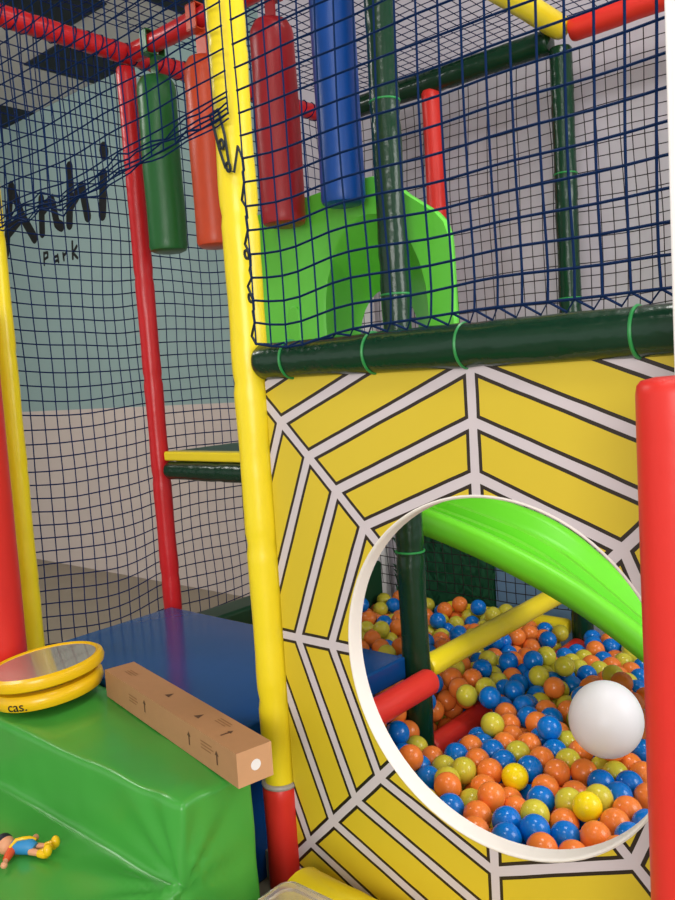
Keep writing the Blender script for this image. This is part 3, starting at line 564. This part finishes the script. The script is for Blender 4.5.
# things against the back wall seen through the hole
hp = thing('hedge_panel', 'dark green artificial leaf hedge against the back wall behind the pit', 'hedge', (-2.2, 3.40, -1.35))
mb = MB(); mb.box(-2.50, -1.98, 3.395, 3.445, -1.35, -.80); mb.build('backing', M['hedge'], hp, smooth=False)
mb = MB(); rnd = random.Random(5)
for q in range(260):
    x = rnd.uniform(-2.52, -1.96); z = rnd.uniform(-1.2, -.74) ; y = rnd.uniform(3.352, 3.39)
    a = rnd.uniform(-1.0, 1.0); L = rnd.uniform(.05, .11); w = .012
    d = Vector((math.sin(a), -.12, math.cos(a))); s_ = Vector((math.cos(a), 0, -math.sin(a))) * w
    p = Vector((x, y, z)); mb.add([p, p + d * L * .5 + s_, p + d * L, p + d * L * .5 - s_], [(0, 1, 2, 3)])
o = mb.build('leaves', M['hedge'], hp, smooth=False); o['kind'] = 'stuff'
softmat('wall_board', 'pale blue board on the back wall right of the dark hedge', 'board', -1.97, -1.50, 3.40, 3.448, -1.35, -.72, M['pale_blue'], .005)

# ------------------------------------------------------------------ lime hood and slide
def arch(xc, hw, zs, zt, zb, k=14):
    pts = [(xc - hw, zb), (xc - hw, (zb + zs) / 2)]
    for i in range(k + 1):
        a = PI - PI * i / k; pts.append((xc + hw * math.cos(a), zs + (zt - zs) * math.sin(a)))
    pts += [(xc + hw, (zb + zs) / 2), (xc + hw, zb)]
    return pts
hood = thing('slide_hood', 'lime green plastic slide hood with an arched opening behind the dark green post', 'slide hood', (-1.7, 2.2, -.24))
A1 = arch(-1.615, .212, .20, .515, -.235); A2 = arch(-1.735, .135, .12, .31, -.235)
na = len(A1)
# outer outline sampled to the same count
top = [(-2.125, .60), (-1.95, .612), (-1.80, .622), (-1.66, .632), (-1.58, .628), (-1.52, .602), (-1.46, .548), (-1.38, .492), (-1.345, .466), (-1.322, .43)]
outl = [(-2.13, -.235), (-2.132, .10), (-2.132, .35), (-2.131, .57)] + top + [(-1.316, .38), (-1.313, .1), (-1.312, -.05), (-1.312, -.235)]
def resample(poly, n):
    seg = [math.dist(a, b) for a, b in zip(poly, poly[1:])]; T_ = sum(seg); out = []
    for i in range(n):
        t = T_ * i / (n - 1); k = 0
        while k < len(seg) - 1 and t > seg[k]: t -= seg[k]; k += 1
        f = min(1, t / seg[k]); out.append((poly[k][0] + (poly[k + 1][0] - poly[k][0]) * f, poly[k][1] + (poly[k + 1][1] - poly[k][1]) * f))
    return out
nA = 60; A1r = resample(A1, nA); A2r = resample(A2, nA); O = resample(outl, nA)
mb = MB(); vs = []
rings = [(O, 2.125), (O, 2.110), ([(a * .985 + b * .015, c * .985 + d * .015) for (a, c), (b, d) in zip(O, A1r)], 2.100),
         ([(a * .04 + b * .96, c * .04 + d * .96) for (a, c), (b, d) in zip(O, A1r)], 2.100), (A1r, 2.108),
         ([(a * .5 + b * .5, c * .5 + d * .5) for (a, c), (b, d) in zip(A1r, A2r)], 2.23), (A2r, 2.34), ([(a + (a + 1.735) * .25, c * 1.1 if c > 0 else c) for a, c in A2r], 2.345)]
for rg, y in rings: vs += [(p[0], y, p[1]) for p in rg]
fs = [(k * nA + i, k * nA + i + 1, (k + 1) * nA + i + 1, (k + 1) * nA + i) for k in range(len(rings) - 1) for i in range(nA - 1)]
mb.add(vs, fs); o = mb.build('shell', M['lime'], hood, angle=50)
md = o.modifiers.new('solid', 'SOLIDIFY'); md.thickness = .006; md.offset = 0
mb = MB(); mb.prism(arch(-1.955, .026, .235, .262, -.2, 8), 'y', 2.088, 2.101); mb.build('moulded_rib', M['lime'], hood, bevel=.004)
# slide
def lerp_tab(tab, x):
    for (a, va), (b, vb) in zip(tab, tab[1:]):
        if x <= b:
            t = (x - a) / (b - a); return va + (vb - va) * t
    return tab[-1][1]
NEAR = [(-1.72, -.42), (-1.55, -.455), (-1.30, -.530), (-1.08, -.617), (-.95, -.685), (-.84, -.755), (-.70, -.86), (-.55, -.96), (-.45, -1.0)]
FAR = [(-1.72, -.415), (-1.60, -.445), (-1.40, -.495), (-1.24, -.545), (-1.10, -.645), (-.97, -.765), (-.85, -.865), (-.70, -.95), (-.45, -1.0)]
def smooth_tab(tab, x): return sum(lerp_tab(tab, min(max(x + d, tab[0][0]), tab[-1][0])) for d in (-.09, -.06, -.03, 0, .03, .06, .09)) / 7
SEC = [(2.235, -.088, 0), (2.222, -.05, 0), (2.220, -.01, 0), (2.232, .002, 0), (2.252, .002, 0), (2.268, -.012, .1), (2.285, -.045, .2), (2.31, -.062, .3), (2.345, -.062, .4), (2.36, -.030, .45), (2.38, -.030, .5), (2.395, -.062, .55), (2.44, -.062, .6), (2.455, -.030, .65), (2.475, -.030, .7), (2.49, -.062, .75), (2.53, -.06, .8), (2.555, -.04, .9), (2.572, -.010, .95), (2.588, .002, 1), (2.606, .002, 1), (2.615, -.01, 1), (2.612, -.05, 1), (2.60, -.09, 1)]
mb = MB(); vs = []; xs = [-1.72 + 1.27 * i / 50 for i in range(51)]
for x in xs:
    zn, zf = smooth_tab(NEAR, x), smooth_tab(FAR, x)
    for y, dz, t in SEC: vs.append((x, y, zn + (zf - zn) * t + dz))
ns = len(SEC)
fs = [(i * ns + j, i * ns + j + 1, (i + 1) * ns + j + 1, (i + 1) * ns + j) for i in range(50) for j in range(ns - 1)]
mb.add(vs, fs); o = mb.build('slide', M['slide'], angle=60); tag(o, 'bright lime plastic slide running down into the ball pit', 'slide')
md = o.modifiers.new('solid', 'SOLIDIFY'); md.thickness = .006; md.offset = 0

# ------------------------------------------------------------------ ball pit
def ball_mesh(name, material, r=.036, seg=28, rings=16):
    mb = MB(); mb.ball((0, 0, 0), r, seg, rings)
    me = bpy.data.meshes.new(name); me.from_pydata([tuple(v) for v in mb.v], [], mb.f)
    bm = bmesh.new(); bm.from_mesh(me); bmesh.ops.remove_doubles(bm, verts=bm.verts, dist=1e-6); bmesh.ops.recalc_face_normals(bm, faces=bm.faces); bm.to_mesh(me); bm.free()
    for p in me.polygons: p.use_smooth = True
    me.materials.append(material); return me
MESH = [ball_mesh('pit_ball_orange', M['ball_o']), ball_mesh('pit_ball_blue', M['ball_b']), ball_mesh('pit_ball_olive', M['ball_g']), ball_mesh('pit_ball_yellow', M['ball_y'])]
NAMES = ['orange', 'blue', 'yellow-green']
def where(x, y, z):
    p = Vector((x, y, z)); c = RM.transposed() @ p; px = 337.5 + F_PX * c.x / c.z
    if px < 408: return 'seen left of the dark green post beyond the blue mat'
    if (p - Vector((-.8373, 1.9795, -.98))).length < .21: return 'right beside the large white ball'
    if y < 1.66: return 'nearest to the lower rim of the round hole'
    if y > 2.72: return 'far back in the pit by the back net'
    if x < -1.45: return 'between the green post and the yellow beam over the pit'
    if y < 2.02: return 'in front of the large white ball, away from the rim'
    return 'in the middle of the pit behind the large white ball'
YL = ['bright lemon yellow ball, the highest shining yellow one in the pit', 'bright lemon yellow ball, second bright one in the pit', 'bright lemon yellow ball by the red bollard', 'bright lemon yellow ball at the rim']
for x, y, z, c in BALLS:
    o = bpy.data.objects.new('pit_ball', MESH[c]); COL.objects.link(o); o.location = (x / 1000, y / 1000, z / 1000 + K)
    o.rotation_euler = (random.random() * 6, random.random() * 6, 0)
    wh = where(x / 1000, y / 1000, z / 1000)
    if c == 3: tag(o, 'bright lemon yellow plastic ball ' + wh, 'ball', 'bright yellow balls in the pit')
    else: tag(o, NAMES[c] + ' plastic ball ' + wh, 'ball', NAMES[c] + ' pit balls ' + wh)
mb = MB()
for x, y, z, c in LOOSE:
    mb.cur = c; mb.ball((x / 1000, y / 1000, z / 1000), .036, 16, 10)
o = mb.build('pit_ball_bed', [M['ball_o'], M['ball_b'], M['ball_g'], M['ball_y']], angle=80)
tag(o, 'remaining orange, blue and yellow balls packed under and around the others', 'balls', None, 'stuff')
mb = MB()
prof = []
for i in range(25):
    a = PI * i / 24; prof.append((.0945 * math.sin(a) * (1 + .02 * math.cos(a)), -.0985 * math.cos(a)))
mb.lathe(prof, (0, 0, 0), (.10, .05, 1), 40)
WB = Vector((-.8373, 1.9795, -.927))
for v in mb.v: v += WB
tag(mb.build('large_ball', M['white_ball'], angle=80), 'large white ball resting on the small balls in the pit', 'ball')

# ------------------------------------------------------------------ green vinyl step block
mb = MB()
prof = [(1.262, -1.345), (1.262, -.875), (1.002, -.875), (.990, -1.051), (.50, -1.057), (.49, -1.345)]
def step_block():
    bm = bmesh.new()
    xs = [-2.335, -1.363]
    a = [bm.verts.new((xs[0], y, z)) for y, z in prof]; b = [bm.verts.new((xs[1], y, z)) for y, z in prof]
    n_ = len(prof)
    bm.faces.new(a[::-1]); bm.faces.new(b)
    for i in range(n_): bm.faces.new((a[i], a[(i + 1) % n_], b[(i + 1) % n_], b[i]))
    bmesh.ops.recalc_face_normals(bm, faces=bm.faces)
    bmesh.ops.bevel(bm, geom=[e for e in bm.edges], offset=.018, segments=3, profile=.6, affect='EDGES')
    bmesh.ops.triangulate(bm, faces=[f for f in bm.faces if len(f.verts) > 4])
    for _ in range(6):
        es = [e for e in bm.edges if e.calc_length() > .028]
        if not es: break
        bmesh.ops.subdivide_edges(bm, edges=es, cuts=1, use_grid_fill=True)
        bmesh.ops.triangulate(bm, faces=[f for f in bm.faces if len(f.verts) > 4])
    bm.normal_update()
    corner = Vector((-1.363, .992, -1.053))
    for v in bm.verts:
        p = v.co
        if p.z < -1.33: continue
        n_ = v.normal.copy()
        d = .0028 * noise.noise(p * 4) + .0014 * noise.noise(p * 15)
        # radiating creases where the cover is folded at the inner corner of the steps
        q = p - corner; rr = math.hypot(q.x, q.z + q.y)
        if q.length < .38:
            if abs(n_.x) > .7: a_ = math.atan2(q.z, q.y); d += .007 * math.sin(a_ * 9) * math.exp(-q.length / .16)
            else: a_ = math.atan2(q.y + q.z, q.x); d += .007 * math.sin(a_ * 11) * math.exp(-q.length / .20)
        # long soft folds on the treads
        d += .0022 * math.sin((p.x * .75 + p.y * 1.6) * 22 + 2 * noise.noise(p * 3)) * (1 if n_.z > .5 else .4)
        q2 = p + n_ * d
        if p.y > 1.1: q2.y += .063 * (p.y - 1.1) / .162 * (1 if p.x < -1.8 else max(-.8, 1 - 1.8 * (p.x + 1.8) / .437))
        v.co = q2
    me = bpy.data.meshes.new('step_block'); bm.to_mesh(me); bm.free()
    return me
me = step_block()
me.transform(Matrix.Translation((0, 0, K)))
org = Vector((-1.85, .9, -1.35 + K)); me.transform(Matrix.Translation(-org))
for p in me.polygons: p.use_smooth = True
me.materials.append(M['block'])
o = bpy.data.objects.new('step_block', me); COL.objects.link(o); o.location = org
tag(o, 'green vinyl covered foam step block in front of the entrance', 'step block')

# ------------------------------------------------------------------ cardboard box
bx = thing('cardboard_box', 'long narrow brown cardboard box lying on the green step block', 'box', (-1.66, 1.24, -.872))
d = Vector((.807, -.173, 0)).normalized(); s_ = Vector((-d.y, d.x, 0)); p0 = Vector((-2.033, 1.272, -.872)); Lb, Wb, Hb = .747, .0902, .0785
mt = Matrix((( d.x, s_.x, 0, p0.x), (d.y, s_.y, 0, p0.y), (0, 0, 1, p0.z), (0, 0, 0, 1)))
mb = MB(); mb.box(0, Lb, 0, Wb, 0, Hb)
mb.mi[-1] = 1
mb.cur = 2
def mark(face, u, v, kind):
    e = .0006; mb.cur = 3 if kind == 'lines' else 2
    tri = {'arrow': [[(-.012, -.010), (.012, -.010), (0, .012)]], 'stem': [[(-.003, -.018), (.003, -.018), (.003, .006), (-.003, .006)], [(-.009, .004), (.009, .004), (0, .016)]],
           'lines': [[(-.03, -.002), (.03, -.002), (.03, .001), (-.03, .001)], [(-.03, -.010), (.018, -.010), (.018, -.007), (-.03, -.007)], [(-.03, .006), (.024, .006), (.024, .009), (-.03, .009)]]}[kind]
    for pl_ in tri:
        if face == 'side': mb.add([(u * .9 + a, -e, v * .9 + b) for a, b in pl_], [tuple(range(len(pl_)))])
        else: mb.add([(u * .9 + a, v * .9 + b, Hb + e) for a, b in pl_], [tuple(range(len(pl_)))])
for u, v, k in ((.30, .055, 'stem'), (.58, .048, 'stem'), (.73, .045, 'stem'), (.22, .05, 'lines'), (.68, .055, 'lines')): mark('side', u, v, k)
for u, v, k in ((.10, .05, 'lines'), (.36, .055, 'arrow'), (.56, .045, 'arrow'), (.71, .045, 'stem'), (.65, .07, 'lines')): mark('top', u, v, k)
mb.xf(mt); mb.build('carton', [M['card'], M['card_end'], M['ink'], M['ink_faint']], bx, smooth=False)
mb = MB(); mb.lathe([(0, 0), (.0125, 0), (.0125, .0006), (0, .0008)], (Lb + .0003, Wb * .52, Hb * .5), (1, 0, 0), 28); mb.xf(mt)
o = mb.build('sticker', M['white'], bx); o['label'] = 'round white sticker on the box end'

# ------------------------------------------------------------------ yellow toy drum
dc = on_z(51, 697, -.872); drum = thing('toy_drum', 'round yellow toy drum with a glossy top on the corner of the green block', 'toy drum', dc)
vd = Vector((-.6491, .7557, 0)).normalized()
tl = Matrix.Translation(dc) @ Matrix.Rotation(math.radians(-5.5), 4, vd) @ Matrix.Translation(-dc)
dz = .014; Q = .985
mb = MB(); mb.lathe([(a * Q, b * Q) for a, b in [(0, 0), (.135, 0), (.153, .006), (.160, .02), (.158, .038), (.148, .048), (.12, .05), (0, .05)]], dc + Vector((0, 0, dz)), (0, 0, 1), 56); mb.xf(tl); mb.build('base', M['toy_yellow'], drum)
mb = MB(); mb.lathe([(.125 * Q, .046 * Q), (.125 * Q, .066 * Q)], dc + Vector((0, 0, dz)), (0, 0, 1), 40); mb.xf(tl); o = mb.build('neck', M['dark'], drum); o['label'] = 'neck coloured dark for the shade between base and top'
mb = MB(); mb.lathe([(a * Q, b * Q) for a, b in [(.12, .062), (.155, .060), (.168, .067), (.172, .080), (.168, .094), (.158, .100), (.150, .097), (.148, .093), (.12, .092)]], dc + Vector((0, 0, dz)), (0, 0, 1), 56); mb.xf(tl); mb.build('rim', M['toy_yellow'], drum)
mb = MB(); mb.lathe([(a * Q, b * Q) for a, b in [(0, .097), (.149, .0955), (.149, .091), (0, .091)]], dc + Vector((0, 0, dz)), (0, 0, 1), 56); mb.xf(tl); o = mb.build('drum_head', M['lid'], drum); o['label'] = 'glossy see-through drum head'
# small dark print on the base side
cu = bpy.data.curves.new('print', 'FONT'); cu.body = 'cas.'; cu.size = .042; cu.extrude = .0004; cu.align_x = 'CENTER'
tmp = bpy.data.objects.new('print', cu); COL.objects.link(tmp); bpy.context.view_layer.update()
pm = bpy.data.meshes.new_from_object(tmp.evaluated_get(bpy.context.evaluated_depsgraph_get())); bpy.data.objects.remove(tmp)
mb = MB(); vv = []
A0 = math.atan2(-.78, .42)
for v in pm.vertices:
    a = A0 + v.co.x / .1583; vv.append(dc + Vector((math.cos(a) * (.1583 + v.co.z), math.sin(a) * (.1583 + v.co.z), dz + .012 + v.co.y * .9)))
mb.add(vv, [tuple(p.vertices) for p in pm.polygons]); mb.xf(tl); mb.build('printed_mark', M['black'], drum, smooth=False)

# ------------------------------------------------------------------ small toy figure lying on the lower step
fz = -1.046
fo = Vector((-1.99 * .9, .93 * .9, fz)); fdx = Vector((.87, .5, 0)).normalized(); fdy = Vector((-fdx.y, fdx.x, 0))
fig = thing('toy_figure', 'small toy figure in blue with yellow boots lying on the green step', 'toy figure', fo)
def fp(a, b, c=0.): return fo + fdx * (.012 + a * .80) + fdy * b * .95 + Vector((0, 0, c))
mb = MB()
mb.cur = 0
mb.tube([fp(-.012, 0, .016), fp(0, 0, .017), fp(.02, .001, .018), fp(.045, .001, .017), fp(.058, 0, .014)], [.012, .018, .019, .018, .012], 14)     # tunic
mb.cur = 1
mb.ball(fp(-.034, .0, .019), .021, 16, 10)                                                                                                   # head
mb.tube([fp(-.02, 0, .017), fp(-.008, 0, .017)], .008, 10)
mb.tube([fp(.05, .010, .012), fp(.068, .014, .011), fp(.085, .018, .010)], [.009, .0075, .006], 10)
mb.tube([fp(.05, -.009, .012), fp(.070, -.012, .011), fp(.09, -.014, .010)], [.009, .0075, .006], 10)
mb.tube([fp(.0, -.045, .010), fp(.006, -.058, .009)], [.006, .005], 8); mb.ball(fp(.008, -.064, .009), .008, 10, 7)
mb.tube([fp(.012, .040, .010), fp(.020, .050, .009)], [.006, .005], 8); mb.ball(fp(.023, .053, .009), .008, 10, 7)
mb.cur = 2
mb.tube([fp(-.004, -.012, .015), fp(-.003, -.03, .012), fp(.001, -.047, .010)], [.010, .010, .0075], 10)
mb.tube([fp(-.004, .012, .015), fp(.004, .03, .012), fp(.013, .042, .010)], [.010, .010, .0075], 10)
mb.build('body', [M['toy_blue'], M['skin'], M['toy_orange']], fig)
mb = MB(); mb.ball(fp(-.042, .004, .022), .021, 14, 9)
for q in range(7):
    a = -1.4 + q * .46; b = fp(-.045, .004, .022); d_ = -fdx * math.cos(a) + fdy * math.sin(a)
    mb.tube([b + d_ * .012, b + d_ * .026 + Vector((0, 0, .002)), b + d_ * .034], [.009, .006, .001], 8)
mb.build('hair', mat('toy_hair', srgb(26, 28, 44), .5), fig)
for sgn, a0 in ((1, .018), (-1, -.014)):
    mb = MB(); mb.tube([fp(.08, a0 * .95, .010), fp(.098, a0 * 1.1, .012), fp(.108, a0 * 1.15, .013)], [.009, .0115, .0105], 12); mb.ball(fp(.110, a0 * 1.15, .020), .0105, 12, 8, (1, 1, 1.4))
    mb.build('boot', M['toy_yellow'], fig)
mb = MB(); mb.tube([fp(-.008, -.016, .022), fp(.008, -.008, .037), fp(.025, -.004, .039), fp(.04, .004, .037), fp(.052, .014, .027)], .004, 8); mb.build('strap', M['toy_yellow'], fig)

# ------------------------------------------------------------------ tub and yellow roll
tb = MB(); bm_p = []
def rrect(x0, x1, y0, y1, r, k=5):
    o_ = []
    for cx_, cy_, a0 in ((x1 - r, y1 - r, 0), (x0 + r, y1 - r, PI / 2), (x0 + r, y0 + r, PI), (x1 - r, y0 + r, 1.5 * PI)):
        for i in range(k + 1): a = a0 + PI / 2 * i / k; o_.append((cx_ + r * math.cos(a), cy_ + r * math.sin(a)))
    return o_
rg = []
for ins, z in ((.020, -1.345), (.0, -1.085), (-.010, -1.082), (-.012, -1.074), (-.004, -1.070), (.004, -1.075), (.022, -1.338)):
    rg.append([(x, y, z) for x, y in rrect(-1.212 + ins, -1.02 - ins, .86 + ins, 1.155 - ins, .03)])
nn = len(rg[0]); vs = [p for r_ in rg for p in r_]
fs = [(k * nn + i, k * nn + (i + 1) % nn, (k + 1) * nn + (i + 1) % nn, (k + 1) * nn + i) for k in range(len(rg) - 1) for i in range(nn)]
fs += [tuple(range(nn))[::-1], tuple((len(rg) - 1) * nn + i for i in range(nn))]
tb.add(vs, fs); tag(tb.build('plastic_tub', M['tub'], angle=50), 'cloudy clear plastic tub on the floor below the webbed panel', 'tub')
post('foam_roll', 'yellow foam roll lying on the floor along the foot of the webbed panel', 'foam roll', (-1.325, 1.278, -1.25), (-.70, 1.278, -1.25), .099, M['yellow'], 1.2, .4)

# ------------------------------------------------------------------ light
W = bpy.data.worlds.new('world'); SC.world = W; W.use_nodes = True
bg = W.node_tree.nodes['Background']; bg.inputs[0].default_value = (1.0, .985, .97, 1); bg.inputs[1].default_value = .75
def area(name, loc, target, sx, sy, power, col=(1, 1, 1)):
    l = bpy.data.lights.new(name, 'AREA'); l.shape = 'RECTANGLE'; l.size = sx; l.size_y = sy; l.energy = power; l.color = col
    o = bpy.data.objects.new(name, l); COL.objects.link(o); p = Vector(loc) + Vector((0, 0, K)); o.location = p
    o.rotation_euler = (Vector(target) + Vector((0, 0, K)) - p).to_track_quat('-Z', 'Y').to_euler(); return o
area('shopfront_daylight', (1.6, -3.3, .6), (-1.3, 1.6, -.5), 2.6, 2.2, 150, (1, .98, .95))
area('overhead_fill', (-.55, .2, 2.1), (-.8, 1.2, -1), .9, .5, 16, (1, .97, .92))  # unseen area light added overhead in front of the panel
area('side_window_daylight', (1.5, 2.5, .75), (-1.2, 2.2, -.7), 1.3, 1.5, 38, (1, .99, .97))
area('pit_fill', (-.75, 2.1, 2.1), (-.9, 2.1, -1), .7, .7, 26, (1, .98, .94))  # unseen light added above to brighten the ball pit
area('room_fill', (-4.6, .6, 2.1), (-4.6, 2.2, -.6), 1.6, .6, 60, (1, .98, .95))  # added light, out of view, lifting the back wall and left room
SC.view_settings.view_transform = 'Standard'; SC.view_settings.look = 'None'; SC.view_settings.gamma = 1.0; SC.view_settings.use_curve_mapping = False
SC.view_settings.exposure = 0.06
